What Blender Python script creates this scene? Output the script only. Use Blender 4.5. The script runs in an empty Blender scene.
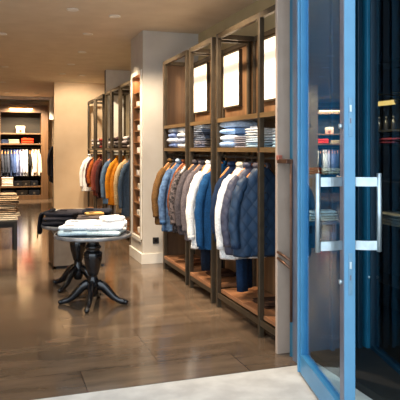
import bpy, math, random
from mathutils import Vector
PI = math.pi
S = bpy.context.scene
COL = S.collection
rnd = random.Random(7)

# ------------------------------------------------------------------ helpers
def lin(c):
    return tuple(((v/255)/12.92 if v/255 <= .04045 else ((v/255+.055)/1.055)**2.4) for v in c) + (1,)

class MB:
    def __init__(s): s.v = []; s.f = []
    def box(s, x0, x1, y0, y1, z0, z1):
        b = len(s.v)
        s.v += [(x0,y0,z0),(x1,y0,z0),(x1,y1,z0),(x0,y1,z0),(x0,y0,z1),(x1,y0,z1),(x1,y1,z1),(x0,y1,z1)]
        s.f += [tuple(b+i for i in q) for q in ((0,3,2,1),(4,5,6,7),(0,1,5,4),(1,2,6,5),(2,3,7,6),(3,0,4,7))]
        return s
    def loft(s, rings, cap0=True, cap1=True, closed=True):
        n = len(rings[0]); b = len(s.v)
        for r in rings: s.v += [tuple(p) for p in r]
        for i in range(len(rings)-1):
            for j in range(n if closed else n-1):
                k = (j+1) % n
                s.f.append((b+i*n+j, b+i*n+k, b+(i+1)*n+k, b+(i+1)*n+j))
        if cap0: s.f.append(tuple(b+j for j in range(n))[::-1])
        if cap1: s.f.append(tuple(b+(len(rings)-1)*n+j for j in range(n)))
        return s
    def lathe(s, prof, n=28, cx=0, cy=0):
        rings = [[(cx+r*math.cos(2*PI*j/n), cy+r*math.sin(2*PI*j/n), z) for j in range(n)] for r, z in prof]
        return s.loft(rings)
    def tube(s, path, rad, n=10, flat=None):
        # rad: number, list or list of (ra, rb)
        P = [Vector(p) for p in path]; rings = []
        up = Vector((0,0,1)) if flat is None else Vector(flat)
        for i, p in enumerate(P):
            t = (P[min(i+1,len(P)-1)] - P[max(i-1,0)]).normalized()
            a = t.cross(up)
            if a.length < .05: a = t.cross(Vector((0,1,0)))
            a.normalize(); c = a.cross(t).normalized()
            r = rad[i] if isinstance(rad, (list, tuple)) else rad
            ra, rb = r if isinstance(r, (list, tuple)) else (r, r)
            rings.append([p + a*ra*math.cos(2*PI*j/n) + c*rb*math.sin(2*PI*j/n) for j in range(n)])
        return s.loft(rings)
    def quad(s, a, b, c, d):
        k = len(s.v); s.v += [a,b,c,d]; s.f.append((k,k+1,k+2,k+3)); return s
    def build(s, name, mat, parent=None, bevel=0, smooth=False, sub=0):
        me = bpy.data.meshes.new(name); me.from_pydata(s.v, [], s.f); me.update()
        import bmesh
        bm = bmesh.new(); bm.from_mesh(me); bmesh.ops.recalc_face_normals(bm, faces=bm.faces); bm.to_mesh(me); bm.free()
        if mat: me.materials.append(mat)
        if smooth:
            for p in me.polygons: p.use_smooth = True
        o = bpy.data.objects.new(name, me); COL.objects.link(o)
        if parent: o.parent = parent
        if bevel:
            m = o.modifiers.new('bevel', 'BEVEL'); m.width = bevel; m.segments = 2; m.limit_method = 'ANGLE'
        if sub:
            m = o.modifiers.new('sub', 'SUBSURF'); m.levels = sub; m.render_levels = sub
        return o

def tag(o, label=None, cat=None, group=None, kind=None):
    if label: o['label'] = label
    if cat: o['category'] = cat
    if group: o['group'] = group
    if kind: o['kind'] = kind
    return o
def thing(name, label, cat, loc=(0,0,0), rz=0, group=None, kind=None):
    o = bpy.data.objects.new(name, None); COL.objects.link(o); o.empty_display_size = .1
    o.location = loc; o.rotation_euler = (0,0,rz)
    return tag(o, label, cat, group, kind)
def struct(name, mb, mat, parent=None, bevel=0, label=None, cat=None):
    o = mb.build(name, mat, parent, bevel)
    if parent is None: tag(o, label, cat, None, 'structure')
    return o
def copy_tree(o, parent=None):
    c = o.copy(); COL.objects.link(c)
    if parent: c.parent = parent
    for ch in [x for x in bpy.data.objects if x.parent == o]: copy_tree(ch, c)
    return c

# ------------------------------------------------------------------ materials
def base_mat(name, col, rough=.6, metal=0, spec=.5):
    m = bpy.data.materials.new(name); m.use_nodes = True
    b = m.node_tree.nodes['Principled BSDF']
    b.inputs['Base Color'].default_value = lin(col); b.inputs['Roughness'].default_value = rough
    b.inputs['Metallic'].default_value = metal; b.inputs['Specular IOR Level'].default_value = spec
    return m, m.node_tree.nodes, m.node_tree.links, b
def noisy(name, c1, c2, scale=8, rough=.6, metal=0, stretch=(1,1,1), bump=0, detail=6, spec=.5, lo=.35, hi=.65):
    m, N, L, b = base_mat(name, c1, rough, metal, spec)
    tc = N.new('ShaderNodeTexCoord'); mp = N.new('ShaderNodeMapping'); mp.inputs['Scale'].default_value = stretch
    nz = N.new('ShaderNodeTexNoise'); nz.inputs['Scale'].default_value = scale; nz.inputs['Detail'].default_value = detail
    cr = N.new('ShaderNodeValToRGB'); cr.color_ramp.elements[0].color = lin(c1); cr.color_ramp.elements[1].color = lin(c2)
    cr.color_ramp.elements[0].position = lo; cr.color_ramp.elements[1].position = hi
    L.new(tc.outputs['Object'], mp.inputs['Vector']); L.new(mp.outputs['Vector'], nz.inputs['Vector'])
    L.new(nz.outputs['Fac'], cr.inputs['Fac']); L.new(cr.outputs['Color'], b.inputs['Base Color'])
    if bump:
        bp = N.new('ShaderNodeBump'); bp.inputs['Strength'].default_value = bump; bp.inputs['Distance'].default_value = .01
        L.new(nz.outputs['Fac'], bp.inputs['Height']); L.new(bp.outputs['Normal'], b.inputs['Normal'])
    return m
def sc(c, k): return tuple(max(0, min(255, v*k)) for v in c)
_fab = {}
def fabric(col, var=.82, scale=60, rough=.9):
    key = (col, var, scale)
    if key not in _fab:
        m = noisy('fabric_%d' % len(_fab), sc(col, var), sc(col, 1.06), scale, rough, bump=.07, spec=.2)
        N, L = m.node_tree.nodes, m.node_tree.links
        tc = N.new('ShaderNodeTexCoord'); mp = N.new('ShaderNodeMapping'); mp.inputs['Scale'].default_value = (1.6,1.6,.45)
        nz = N.new('ShaderNodeTexNoise'); nz.inputs['Scale'].default_value = 10; nz.inputs['Detail'].default_value = 2
        bp = N.new('ShaderNodeBump'); bp.inputs['Strength'].default_value = .55; bp.inputs['Distance'].default_value = .03
        old = N['Bump']; L.new(tc.outputs['Object'], mp.inputs['Vector']); L.new(mp.outputs['Vector'], nz.inputs['Vector']); L.new(nz.outputs['Fac'], bp.inputs['Height'])
        L.new(bp.outputs['Normal'], old.inputs['Normal'])
        _fab[key] = m
    return _fab[key]
def wood(name, c1, c2, axis='y', rough=.4):
    st = {'x': (.6,9,9), 'y': (9,.6,9), 'z': (9,9,.6)}[axis]
    return noisy(name, c1, c2, 2.2, rough, stretch=st, bump=.08, lo=.3, hi=.7)
def quilted(name, c1, c2, cell=.075):
    m, N, L, b = base_mat(name, c1, .55, 0, .35)
    tc = N.new('ShaderNodeTexCoord'); sp = N.new('ShaderNodeSeparateXYZ'); L.new(tc.outputs['Object'], sp.inputs[0])
    def math_(op, a, bb=None):
        n = N.new('ShaderNodeMath'); n.operation = op
        for i, v in enumerate((a, bb)):
            if v is None: continue
            if isinstance(v, (int, float)): n.inputs[i].default_value = v
            else: L.new(v, n.inputs[i])
        return n.outputs[0]
    u = math_('ADD', sp.outputs['X'], math_('MULTIPLY', sp.outputs['Z'], .8)); w = math_('SUBTRACT', sp.outputs['X'], math_('MULTIPLY', sp.outputs['Z'], .8))
    su = math_('ABSOLUTE', math_('SINE', math_('MULTIPLY', u, PI/cell))); sw = math_('ABSOLUTE', math_('SINE', math_('MULTIPLY', w, PI/cell)))
    h = math_('POWER', math_('MULTIPLY', su, sw), .5)
    bp = N.new('ShaderNodeBump'); bp.inputs['Strength'].default_value = .5; bp.inputs['Distance'].default_value = .01
    L.new(h, bp.inputs['Height']); L.new(bp.outputs['Normal'], b.inputs['Normal'])
    mx = N.new('ShaderNodeMix'); mx.data_type = 'RGBA'; mx.inputs['A'].default_value = lin(c1); mx.inputs['B'].default_value = lin(c2)
    L.new(h, mx.inputs['Factor']); L.new(mx.outputs['Result'], b.inputs['Base Color'])
    return m
def striped(name, c1, c2, scale, axis='Z'):
    m, N, L, b = base_mat(name, c1, .85, 0, .2)
    tc = N.new('ShaderNodeTexCoord'); w = N.new('ShaderNodeTexWave'); w.bands_direction = axis; w.inputs['Scale'].default_value = scale
    mx = N.new('ShaderNodeMix'); mx.data_type = 'RGBA'; mx.inputs['A'].default_value = lin(c1); mx.inputs['B'].default_value = lin(c2)
    L.new(tc.outputs['Object'], w.inputs['Vector']); L.new(w.outputs['Fac'], mx.inputs['Factor']); L.new(mx.outputs['Result'], b.inputs['Base Color'])
    return m
def glass(name, tint, ior, refl):
    m = bpy.data.materials.new(name); m.use_nodes = True; N = m.node_tree.nodes; L = m.node_tree.links
    N.remove(N['Principled BSDF'])
    t = N.new('ShaderNodeBsdfTransparent'); t.inputs['Color'].default_value = tint
    g = N.new('ShaderNodeBsdfGlossy'); g.inputs['Roughness'].default_value = 0.0; g.inputs['Color'].default_value = refl
    fr = N.new('ShaderNodeFresnel'); fr.inputs['IOR'].default_value = ior
    mx = N.new('ShaderNodeMixShader')
    ge = N.new('ShaderNodeNewGeometry'); mu = N.new('ShaderNodeMath'); mu.operation = 'MULTIPLY'; iv = N.new('ShaderNodeMath'); iv.operation = 'SUBTRACT'; iv.inputs[0].default_value = 1
    L.new(ge.outputs['Backfacing'], iv.inputs[1]); L.new(fr.outputs[0], mu.inputs[0]); L.new(iv.outputs[0], mu.inputs[1]); L.new(mu.outputs[0], mx.inputs[0]); L.new(t.outputs[0], mx.inputs[1]); L.new(g.outputs[0], mx.inputs[2])
    L.new(mx.outputs[0], N['Material Output'].inputs['Surface'])
    return m
def emit(name, col, st):
    m, N, L, b = base_mat(name, col, .5)
    b.inputs['Emission Color'].default_value = lin(col); b.inputs['Emission Strength'].default_value = st
    return m
def stone_floor():
    m, N, L, b = base_mat('polished_stone', (120,100,80), .16)
    tc = N.new('ShaderNodeTexCoord')
    br = N.new('ShaderNodeTexBrick'); br.inputs['Scale'].default_value = 1; br.inputs['Brick Width'].default_value = 1.2; br.inputs['Row Height'].default_value = .9
    br.inputs['Mortar Size'].default_value = .004; br.inputs['Color1'].default_value = lin((108,92,76)); br.inputs['Color2'].default_value = lin((95,80,66))
    br.inputs['Mortar'].default_value = lin((58,48,41)); L.new(tc.outputs['Object'], br.inputs['Vector'])
    nz = N.new('ShaderNodeTexNoise'); nz.inputs['Scale'].default_value = 2.5; nz.inputs['Detail'].default_value = 9; nz.inputs['Roughness'].default_value = .65
    mp = N.new('ShaderNodeMapping'); mp.inputs['Scale'].default_value = (.5,2.2,1); L.new(tc.outputs['Object'], mp.inputs['Vector']); L.new(mp.outputs['Vector'], nz.inputs['Vector'])
    cr = N.new('ShaderNodeValToRGB'); cr.color_ramp.elements[0].position = .3; cr.color_ramp.elements[1].position = .72
    cr.color_ramp.elements[0].color = (.5,.49,.48,1); cr.color_ramp.elements[1].color = (1.25,1.21,1.16,1)
    mx = N.new('ShaderNodeMix'); mx.data_type = 'RGBA'; mx.blend_type = 'MULTIPLY'; mx.inputs['Factor'].default_value = 1
    L.new(nz.outputs['Fac'], cr.inputs['Fac']); L.new(br.outputs['Color'], mx.inputs['A']); L.new(cr.outputs['Color'], mx.inputs['B'])
    L.new(mx.outputs['Result'], b.inputs['Base Color'])
    mr = N.new('ShaderNodeMapRange'); mr.inputs['To Min'].default_value = .07; mr.inputs['To Max'].default_value = .2
    L.new(nz.outputs['Fac'], mr.inputs['Value']); L.new(mr.outputs[0], b.inputs['Roughness'])
    return m

M_floor = stone_floor()
M_pave = noisy('pale_paving', (176,172,166), (200,197,190), 5, .7)
M_ceil = noisy('ceiling_plaster', (212,196,172), (220,205,182), 3, .9)
M_beige = noisy('beige_plaster', (208,178,142), (215,186,150), 2.5, .9)
M_pier = noisy('pale_grey_plaster', (196,188,176), (204,197,186), 3, .85)
M_white = noisy('white_paint', (226,220,208), (234,229,219), 6, .6)
M_wallg = noisy('olive_plaster', (176,160,122), (186,171,133), 2.5, .9)
M_greypier = noisy('grey_render', (166,146,130), (176,156,140), 5, .8)
M_brown = wood('brown_wood', (80,58,40), (108,80,56), 'z')
M_oak = wood('oak_platform', (132,88,58), (172,120,82), 'y', .45)
M_shelf = wood('shelf_wood', (92,70,42), (120,94,60), 'y', .45)
M_orangewood = wood('warm_back_wood', (104,74,48), (134,98,64), 'z', .5)
M_cab = wood('cabinet_wood', (78,54,32), (104,74,44), 'z', .45)
M_cabin = wood('cabinet_dark_wood', (20,16,10), (30,23,14), 'x', .9)
M_post = noisy('bronze_metal', (64,54,41), (76,65,50), 12, .42, .35)
M_black = noisy('black_lacquer', (14,16,20), (20,22,26), 10, .14, 0, spec=.7)
M_rim = noisy('pewter_rim', (132,132,134), (160,160,162), 14, .3, .45)
M_chrome = noisy('brushed_steel', (172,190,198), (192,208,214), 20, .32, .85)
M_rail = noisy('rail_steel', (120,112,100), (140,132,120), 20, .3, .9)
M_lblue = noisy('light_blue_paint', (86,142,178), (92,150,186), 6, .4)
M_blue = noisy('blue_paint', (56,122,162), (64,130,170), 6, .35)
M_teal = noisy('dark_teal_paint', (26,92,120), (31,102,130), 5, .35)
M_tealdeep = noisy('deep_teal_paint', (9,40,56), (12,46,62), 5, .4)
M_steelgrey = noisy('grey_blue_metal', (104,110,124), (116,122,136), 8, .35, .3)
M_handle = noisy('bronze_handle', (92,66,52), (110,80,62), 14, .35, .6)
M_highlight = noisy('pink_highlight', (190,110,90), (206,126,104), 12, .35, .5)
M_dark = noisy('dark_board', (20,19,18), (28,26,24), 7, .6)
M_glassdoor = glass('door_glass', (.70,.87,.95,1), 2.0, (.62,.80,.95,1))
M_glasswin = glass('dark_glass', (.66,.74,.78,1), 1.5, (.9,.95,1,1))
M_hanger = wood('hanger_wood', (190,112,48), (222,146,76), 'x', .35)
M_panel = emit('cream_glow', (255,238,212), .3)
M_lamp = emit('lamp_glow', (255,220,160), 14)
M_vlamp = emit('vitrine_lamp_glow', (255,200,110), .8)
M_gold = noisy('brass', (170,120,50), (196,146,70), 10, .3, .8)
M_boxfront = noisy('taupe_board', (104,92,80), (116,104,92), 8, .6)

# ------------------------------------------------------------------ setting
H = 3.35
struct('floor', MB().box(-3, 3.0, 4.1, 21.2, -.1, 0), M_floor)
struct('ground', MB().box(-6, 6, -3, 4.1, -.12, -.004), M_pave)
struct('ceiling', MB().box(-3, 3.0, 4.15, 21.2, H, H+.1), M_ceil)
struct('wall_left', MB().box(-3.1, -3, 4.15, 21.2, 0, H), M_beige)
struct('wall_right', MB().box(2.85, 3.0, 5.5, 21.2, 0, H), M_wallg)
struct('wall_back', MB().box(-3, 2.85, 20.9, 21.1, 0, H), M_beige)
struct('wall_middle', MB().box(1.43, 2.85, 15.6, 15.8, 0, H), M_beige)
struct('baseboard_middle', MB().box(1.43, 2.85, 15.575, 15.6, 0, .12), M_white, bevel=.004)
struct('wall_header', MB().box(-6, 6, 3.95, 4.15, H-.02, 4.6), M_greypier)
struct('wall_front_left', MB().box(-6, -2.6, 4.0, 4.2, 0, H), M_greypier)
# pier with its niche
p = MB()
p.box(2.01, 2.85, 8.40, 8.50, 0, H); p.box(2.01, 2.85, 9.10, 9.20, 0, H)
p.box(2.01, 2.85, 8.5, 9.1, 0, .36); p.box(2.01, 2.85, 8.5, 9.1, 2.75, H); p.box(2.32, 2.85, 8.5, 9.1, .36, 2.75)
struct('wall_pier', p, M_pier)
b = MB(); b.box(1.985, 2.85, 8.375, 8.40, 0, .15); b.box(1.985, 2.01, 8.40, 9.2, 0, .15)
struct('baseboard_pier', b, M_white, bevel=.004)
t = MB()
t.box(1.995, 2.01, 8.45, 8.52, .34, 2.8); t.box(1.995, 2.01, 9.08, 9.15, .34, 2.8); t.box(1.995, 2.01, 8.52, 9.08, .30, .36); t.box(1.995, 2.01, 8.52, 9.08, 2.74, 2.8)
struct('trim_niche', t, M_white, bevel=.003)
# dark pillar between the far racks
struct('pillar', MB().box(2.26, 2.84, 12.86, 13.0, 0, H), noisy('dark_pillar', (50,38,28), (62,48,36), 6, .5))
struct('trim_pillar', MB().box(2.26, 2.84, 12.83, 12.86, 0, H), M_white)
# ceiling cornice and dropped pale bulkhead at the back
struct('trim_ceiling', MB().box(-3, 2.85, 20.2, 20.9, H-.09, H), M_white, bevel=.005)
struct('trim_bulkhead', MB().box(1.70, 2.3, 20.05, 20.3, 2.62, H-.09), M_white)
# front grey pier, teal panelled front and fixed glass
struct('wall_front_right', MB().box(2.15, 2.60, 4.36, 4.40, 0, H), M_greypier, bevel=.004)
w = MB(); w.box(2.23, 2.90, 4.2, 4.3, 0, H)
struct('wall_shopfront', w, M_teal)
for i, (xa, xb, yf, mt) in enumerate(((2.53,2.56,4.16,M_teal), (2.62,2.66,4.17,M_tealdeep), (2.70,2.73,4.15,M_teal), (2.76,2.80,4.14,M_tealdeep), (2.83,2.90,4.12,M_teal))):
    struct('trim_%d' % (i+1), MB().box(xa, xb, yf, 4.2, 0, H), mt, bevel=.004)
struct('trim_jamb', MB().box(2.20, 2.27, 4.13, 4.2, 0, H), M_steelgrey, bevel=.006)

# ------------------------------------------------------------------ fixed side pane on the right (reflects the shop)
a = math.radians(18.9-4.75)
win = thing('window_1', None, None, (2.89, 4.13, 0), 0, kind='structure'); win.rotation_euler.z = PI - a   # local +Y runs towards the street
def leafbox(x0, x1, y0, y1, z0, z1): return MB().box(x0, x1, y0, y1, z0, z1)
leafbox(-.006, .006, .0, 2.2, .08, H).build('window_glass', M_glasswin, win)
leafbox(-.03, .03, -.02, .035, 0, H).build('window_frame', M_tealdeep, win, .004)
leafbox(-.03, .03, .0, 2.2, 0, .08).build('window_sill', M_tealdeep, win, .004)
MB().lathe([(.001,.0),(.012,.0),(.014,.006),(.010,.014),(.001,.016)], 14).build('lock_cylinder', M_chrome, win, smooth=True).location = (.034, .02, .62)
bpy.data.objects['lock_cylinder'].rotation_euler = (0, PI/2, 0)
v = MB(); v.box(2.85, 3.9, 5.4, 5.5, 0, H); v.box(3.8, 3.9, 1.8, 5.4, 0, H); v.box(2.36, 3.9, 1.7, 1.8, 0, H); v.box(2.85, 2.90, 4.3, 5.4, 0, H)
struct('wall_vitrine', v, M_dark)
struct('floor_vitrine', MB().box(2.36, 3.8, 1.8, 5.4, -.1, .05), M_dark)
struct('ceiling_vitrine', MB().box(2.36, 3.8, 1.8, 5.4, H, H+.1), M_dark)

# ------------------------------------------------------------------ open glass door leaf, seen nearly edge on
yawc = 18.9; phi = math.radians(yawc-5.35)              # leaf direction from +Y towards +X
Lx, Ly = 1.876, 2.951                                   # near left corner of the lock edge
door = thing('door_1', None, None, (Lx, Ly, 0), -phi, kind='structure')   # local +Y runs to the hinge, local +X is the leaf's thickness
W = 1.06; T = .064; z0, z1 = .02, 3.30
MB().box(0, T, 0, .075, z0, z1).build('lock_stile', M_lblue, door, .004)
MB().box(0, T, W-.11, W, z0, z1).build('hinge_stile', M_blue, door, .006)
MB().box(.0, T, .075, W-.11, z0, .16).build('bottom_rail', M_blue, door, .004)
MB().box(.0, T, .075, W-.11, 3.2, z1).build('top_rail', M_blue, door, .004)
MB().box(-.004, 0, .004, .07, z0, z1).build('stile_shade', M_steelgrey, door, .001)  # thin grey skin, puts the shade of the stile's side face into colour
MB().box(-.012, .002, W-.075, W-.05, z0, z1).build('stile_bead', M_lblue, door, .003)
MB().box(.026, .038, .07, W-.10, .15, 3.21).build('glass_pane', M_glassdoor, door)
def pull(side):
    h = thing('pull_handle', None, None); h.parent = door
    xs = -1 if side < 0 else 1; x0 = 0 if side < 0 else T; pr = .155 if side < 0 else .14
    bar = MB().tube([(x0+xs*pr, -.0, 1.066), (x0+xs*pr, 0, 1.511)], .0145, 14).build('grip_bar', M_chrome, h, smooth=True)
    for z in (1.10, 1.463):
        br = MB(); n = 8; rings = []
        for i in range(n+1):
            u = i/n; x = x0 + xs*(pr*u); y = .035*(1-u)**.6 - .012*math.sin(PI*u)
            rings.append([(x, y-.005, z-.026), (x, y+.005, z-.026), (x, y+.005, z+.026), (x, y-.005, z+.026)])
        br.loft(rings).build('handle_bracket', M_chrome, h)
    return h
pull(-1); pull(1)
for zc, hh in ((1.83,.11), (.94,.12)):
    lp = MB().box(.022, .046, -.003, .004, zc-hh, zc+hh).build('lock_plate', noisy('lock_plate_steel', (96,140,168), (110,150,176), 20, .35, .6), door, .001)
    MB().box(.027, .041, -.009, 0, zc+.03, zc+.07).build('latch', M_chrome, lp, .002)
    MB().box(.030, .038, -.006, 0, zc-.035, zc-.005).build('bolt', M_steelgrey, lp, .001)
for z in (1.78, .89):
    MB().tube([(-.003,.035,z),(-.02,.035,z)], .014, 12).build('keyhole_rose', M_chrome, door, smooth=True)

# bronze bar handle fixed to the grey pier
hb = thing('bar_handle', 'bronze bar handle on arms fixed to the grey panel beside the blue door', 'handle', (2.155, 4.36, 0))
MB().tube([(.035,-.16,.30), (.035,-.16,1.57)], .011, 10).build('grip_bar', M_handle, hb, smooth=True)
MB().box(-.012, .05, -.17, .0, 1.535, 1.57).build('arm', M_handle, hb, .006)
MB().box(-.018, .022, -.04, .0, 1.56, 1.60).build('highlight_cap', M_highlight, hb, .006)['label'] = 'pinkish painted highlight on the arm end'  # added block, its pinkish colour paints a highlight on the arm end
MB().tube([(-.002,.0,.823), (.035,-.16,.775)], .012, 10).build('arm', M_handle, hb, smooth=True)
MB().tube([(-.002,.0,.774), (.035,-.16,.715)], .012, 10).build('arm', M_handle, hb, smooth=True)

# socket on the pier
so = thing('power_socket', 'small black power socket low on the pale grey pier', 'socket', (2.20, 8.40, .33))
MB().box(-.045, .045, -.012, 0, -.045, .045).build('face_plate', M_dark, so, .004)
MB().tube([(0,-.012,0),(0,-.015,0)], .022, 16, (1,0,0)).build('plug_well', M_black, so)

# ------------------------------------------------------------------ garments
def ell(cx, cy, z, a, b, n, e=2.4, seed=0, wr=0):
    out = []
    for j in range(n):
        th = 2*PI*j/n; c, s_ = math.cos(th), math.sin(th)
        x = math.copysign(abs(c)**(2/e), c)*a; y = math.copysign(abs(s_)**(2/e), s_)*b
        if wr:
            k = 1 + wr*(math.sin(5*th+seed)+.6*math.sin(9*th+2.3*seed))*abs(s_)
            y *= k
        out.append((cx+x, cy+y, z))
    return out
def garment(name, label, cat, loc, rz, mat, L=.9, hw=.22, ht=.07, group=None, seed=0, collar=None, cuff=None, front=None, sleeve=None, sleeve_len=.78, spread=1.0, detail=True, n=32):
    g = thing(name, label, cat, loc, rz, group)
    r = random.Random(seed); ph = r.random()*6
    hs_ = hw; hw = hw*1.06
    prof = [(-.080,.058,.050),(-.095,.074,.054),(-.130,.105,.056),(-.175,.140,.056),(-.225,hw*.74,.058),(-.28,hw*.86,.062),
            (-.36,hw*.96,ht),(-.50,hw*.97,ht*1.06),(-.70*L,hw,ht*1.1),(-.86*L,hw*1.03,ht*1.14),(-L+.02,hw*1.05,ht*1.2),(-L,hw*1.04,ht*1.16)]
    rings = []
    for i, (z, a, b) in enumerate(prof):
        wr = .22*max(0, (i-4))/7
        rings.append(ell(.006*math.sin(i*1.1+ph), .008*math.sin(i*.9+ph), z, a, b, n, 2.3, ph+z*1.5, wr))
    rings.append(ell(0, 0, -L+.03, hw*.98, ht*1.05, n, 2.3, ph, .2))
    MB().loft(rings).build('torso', mat, g, smooth=True)
    for sx in (-1, 1):
        bow = (.9+.25*r.random())*spread; fw = (r.random()-.6)*.05
        sl = sleeve_len*L
        P = [(sx*(hw-.125), 0, -.190), (sx*(hw-.080), -.002, -.240), (sx*(hw-.034*bow), fw*.3-.008, -.325), (sx*(hw+.004*bow), fw*.7-.016, -.45), (sx*(hw+.022*bow), fw-.02, -.60), (sx*(hw+.014*bow), fw*1.4-.035, -sl-.03), (sx*(hw+.010*bow), fw*1.5-.04, -sl-.10)]
        R = [(.040,.036),(.052,.050),(.050,.062),(.048,.062),(.046,.058),(.042,.050),(.040,.046)]
        P2 = []; R2 = []
        for i in range(len(P)-1):
            for k in range(3):
                u = k/3; P2.append(tuple(P[i][q]*(1-u)+P[i+1][q]*u for q in range(3)))
                wv = 1+.07*math.sin((i*3+k)*1.9+ph+sx)
                R2.append(((R[i][0]*(1-u)+R[i+1][0]*u)*wv, (R[i][1]*(1-u)+R[i+1][1]*u)*wv))
        P2.append(P[-1]); R2.append(R[-1])
        sl_o = MB().tube(P2, [(b_, a_) for a_, b_ in R2], 14, (1,0,0)).build('sleeve', sleeve or mat, g, smooth=True)
        if cuff:
            e = P[-1]
            MB().loft([ell(e[0], e[1], e[2]+.035, .042, .046, 14, 2), ell(e[0], e[1], e[2]-.012, .041, .045, 14, 2)]).build('cuff', cuff, sl_o, smooth=True)
    # collar: a leaning band round the neck, open in front
    cm = collar or mat
    rings = []; m = 14
    for i in range(m+1):
        th = -PI/2+.35 + (2*PI-.7)*i/m; c, s_ = math.cos(th), math.sin(th); f = .5+.5*abs(math.sin(th*.5+PI/4))
        rings.append([(.066*c, .052*s_, -.088), (.082*c, .066*s_, -.095), (.086*c, .070*s_, -.062), (.070*c, .056*s_, -.045), (.060*c, .047*s_, -.050)])
    MB().loft(rings).build('collar', cm, g, smooth=True)
    if front:
        fm, k = front
        def yf(z):
            for (za, aa, ba), (zb, ab, bb) in zip(prof, prof[1:]):
                if zb <= z <= za: u = (z-za)/(zb-za); return -(ba*(1-u)+bb*u)
            return -ht*1.2
        rr = []
        for i in range(15):
            z = -.10 - (L-.12)*i/14; y = yf(z)-.012 if i > 2 else yf(z)-.004
            rr.append([(-.016,y-.004,z),(.016,y-.004,z),(.016,y+.02,z),(-.016,y+.02,z)])
        pl = MB().loft(rr).build('placket', fm, g, smooth=False)
        for i in range(k):
            z = -.16-(L-.28)*i/max(1,k-1); y = yf(z)-.018
            MB().tube([(0,y,z),(0,y-.004,z)], .008, 10, (1,0,0)).build('button', M_dark, pl)
    return g
def hanger(label, loc, rz, mat=None, group='wooden hangers on the rails', simple=False):
    mat = mat or M_hanger
    h = thing('hanger', label, 'hanger', loc, rz, group)
    pts = [(-.165,0,-.212),(-.145,0,-.190),(-.095,-.004,-.136),(-.04,-.008,-.084),(0,-.009,-.068),(.04,-.008,-.084),(.095,-.004,-.136),(.145,0,-.190),(.165,0,-.212)]
    MB().tube(pts, [(.010,.010),(.016,.014),(.013,.016),(.011,.017),(.011,.018),(.011,.017),(.013,.016),(.016,.014),(.010,.010)], 10).build('shoulder_bar', mat, h, smooth=True)
    hk = [(0,-.005,-.065),(0,-.002,-.03)] + [(.013*math.sin(a_)*1, 0, .004-.018*math.cos(a_)) for a_ in [PI*q/6 for q in range(0,10)]]
    hk = [(x*1.1, y, z) for x, y, z in hk]
    MB().tube(hk, .0028, 6, (0,1,0)).build('hook', M_rail, h, smooth=True)
    return h
def trousers(label, loc, rz, mat, L, group=None, w=.085):
    g = thing('hanging_trousers', label, 'trousers', loc, rz, group)
    for sx, nm in ((-1,'trouser_leg'), (1,'trouser_leg')):
        rings = []
        for i in range(11):
            u = i/10; z = -.14-(L-.14)*u
            rings.append(ell(sx*(.075+.012*math.sin(u*4+sx)), .028*sx+.01*math.sin(u*5), z, w*(1-.12*u), .042*(1+.1*math.sin(u*9)), 18, 2.4, u*2+sx, .12))
        MB().loft(rings).build(nm, mat, g, smooth=True)
    MB().loft([ell(0,0,-.19,.155,.07,20,2.6), ell(0,0,-.145,.158,.066,20,2.6), ell(0,0,-.14,.150,.058,20,2.6)]).build('waistband', mat, g, smooth=True)
    return g

# ------------------------------------------------------------------ folded clothes
def folded(name, label, cat, loc, rz, mat, w, d, h, lobes=2, group=None, seed=0, trim=None, trim_name='collar', mat2=None):
    """Folded cloth: rounded layers seen on the front and side edges (w along x, d along y)."""
    r = random.Random(seed)
    g = thing(name, label, cat, loc, rz, group)
    lh = h/lobes
    for k in range(lobes):
        z = k*lh; ins = r.random()*.012
        ww, dd = w-ins*2, d-(r.random()*.016)
        prof = []; nn = 5
        ny = 9; rings = []
        for i in range(ny+1):
            v = i/ny; e = min(v, 1-v)*ny; sh = 1 if e >= 1 else (.55 if e < .5 else 1)
            y = -dd/2 + dd*v; a = ww/2*(1-.02*(sh<1)) + .004*math.sin(v*8+seed+k)
            zc = z+lh/2 + .0025*math.sin(v*6+seed*1.3+k); hz = lh*.49*sh*(1+.08*math.sin(v*7+k+seed))
            ring = []
            for j in range(20):
                th = 2*PI*j/20; c, s_ = math.cos(th), math.sin(th)
                x = math.copysign(abs(c)**.26, c)*a*(1+.02*math.sin(y*30+seed*2+k)) if abs(c) > 1e-6 else 0
                zz = math.copysign(abs(s_)**.6, s_)*hz if abs(s_) > 1e-6 else 0
                zz *= 1+.10*math.sin(x*26+seed+k)+.06*math.sin(y*31+seed*1.7)
                ring.append((x, y, max(zc+zz, z*1.0+.0005)))
            rings.append(ring)
        MB().loft(rings).build('fold', mat2 if (mat2 and k == lobes-1) else mat, g, smooth=True)
    if trim:
        if trim_name == 'collar':
            rr = []
            for i in range(13):
                th = PI*i/12; c, s_ = math.cos(th), math.sin(th)
                rr.append([(.055*c, -d/2+.045+.045*s_-.02, h-.003), (.065*c, -d/2+.045+.055*s_-.02, h-.003), (.062*c, -d/2+.045+.052*s_-.02, h+.018), (.052*c, -d/2+.045+.042*s_-.02, h+.020)])
            MB().loft(rr).build('collar', trim, g, smooth=True)
        else:
            MB().box(-w*.32, -w*.08, -d*.42, -d*.15, h-.004, h+.004).build(trim_name, trim, g, .002)
    return g

# colours
C_white=(236,234,230); C_cream=(236,218,188); C_pale=(178,200,224); C_sky=(128,162,204); C_denim=(58,92,134); C_navy=(26,44,72)
C_blue=(24,72,118); C_char=(48,46,50); C_grey=(96,88,92); C_brown=(108,78,44); C_must=(206,132,28); C_rust=(168,86,34); C_burg=(92,36,32); C_beige=(216,186,138); C_slate=(76,96,120)

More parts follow.
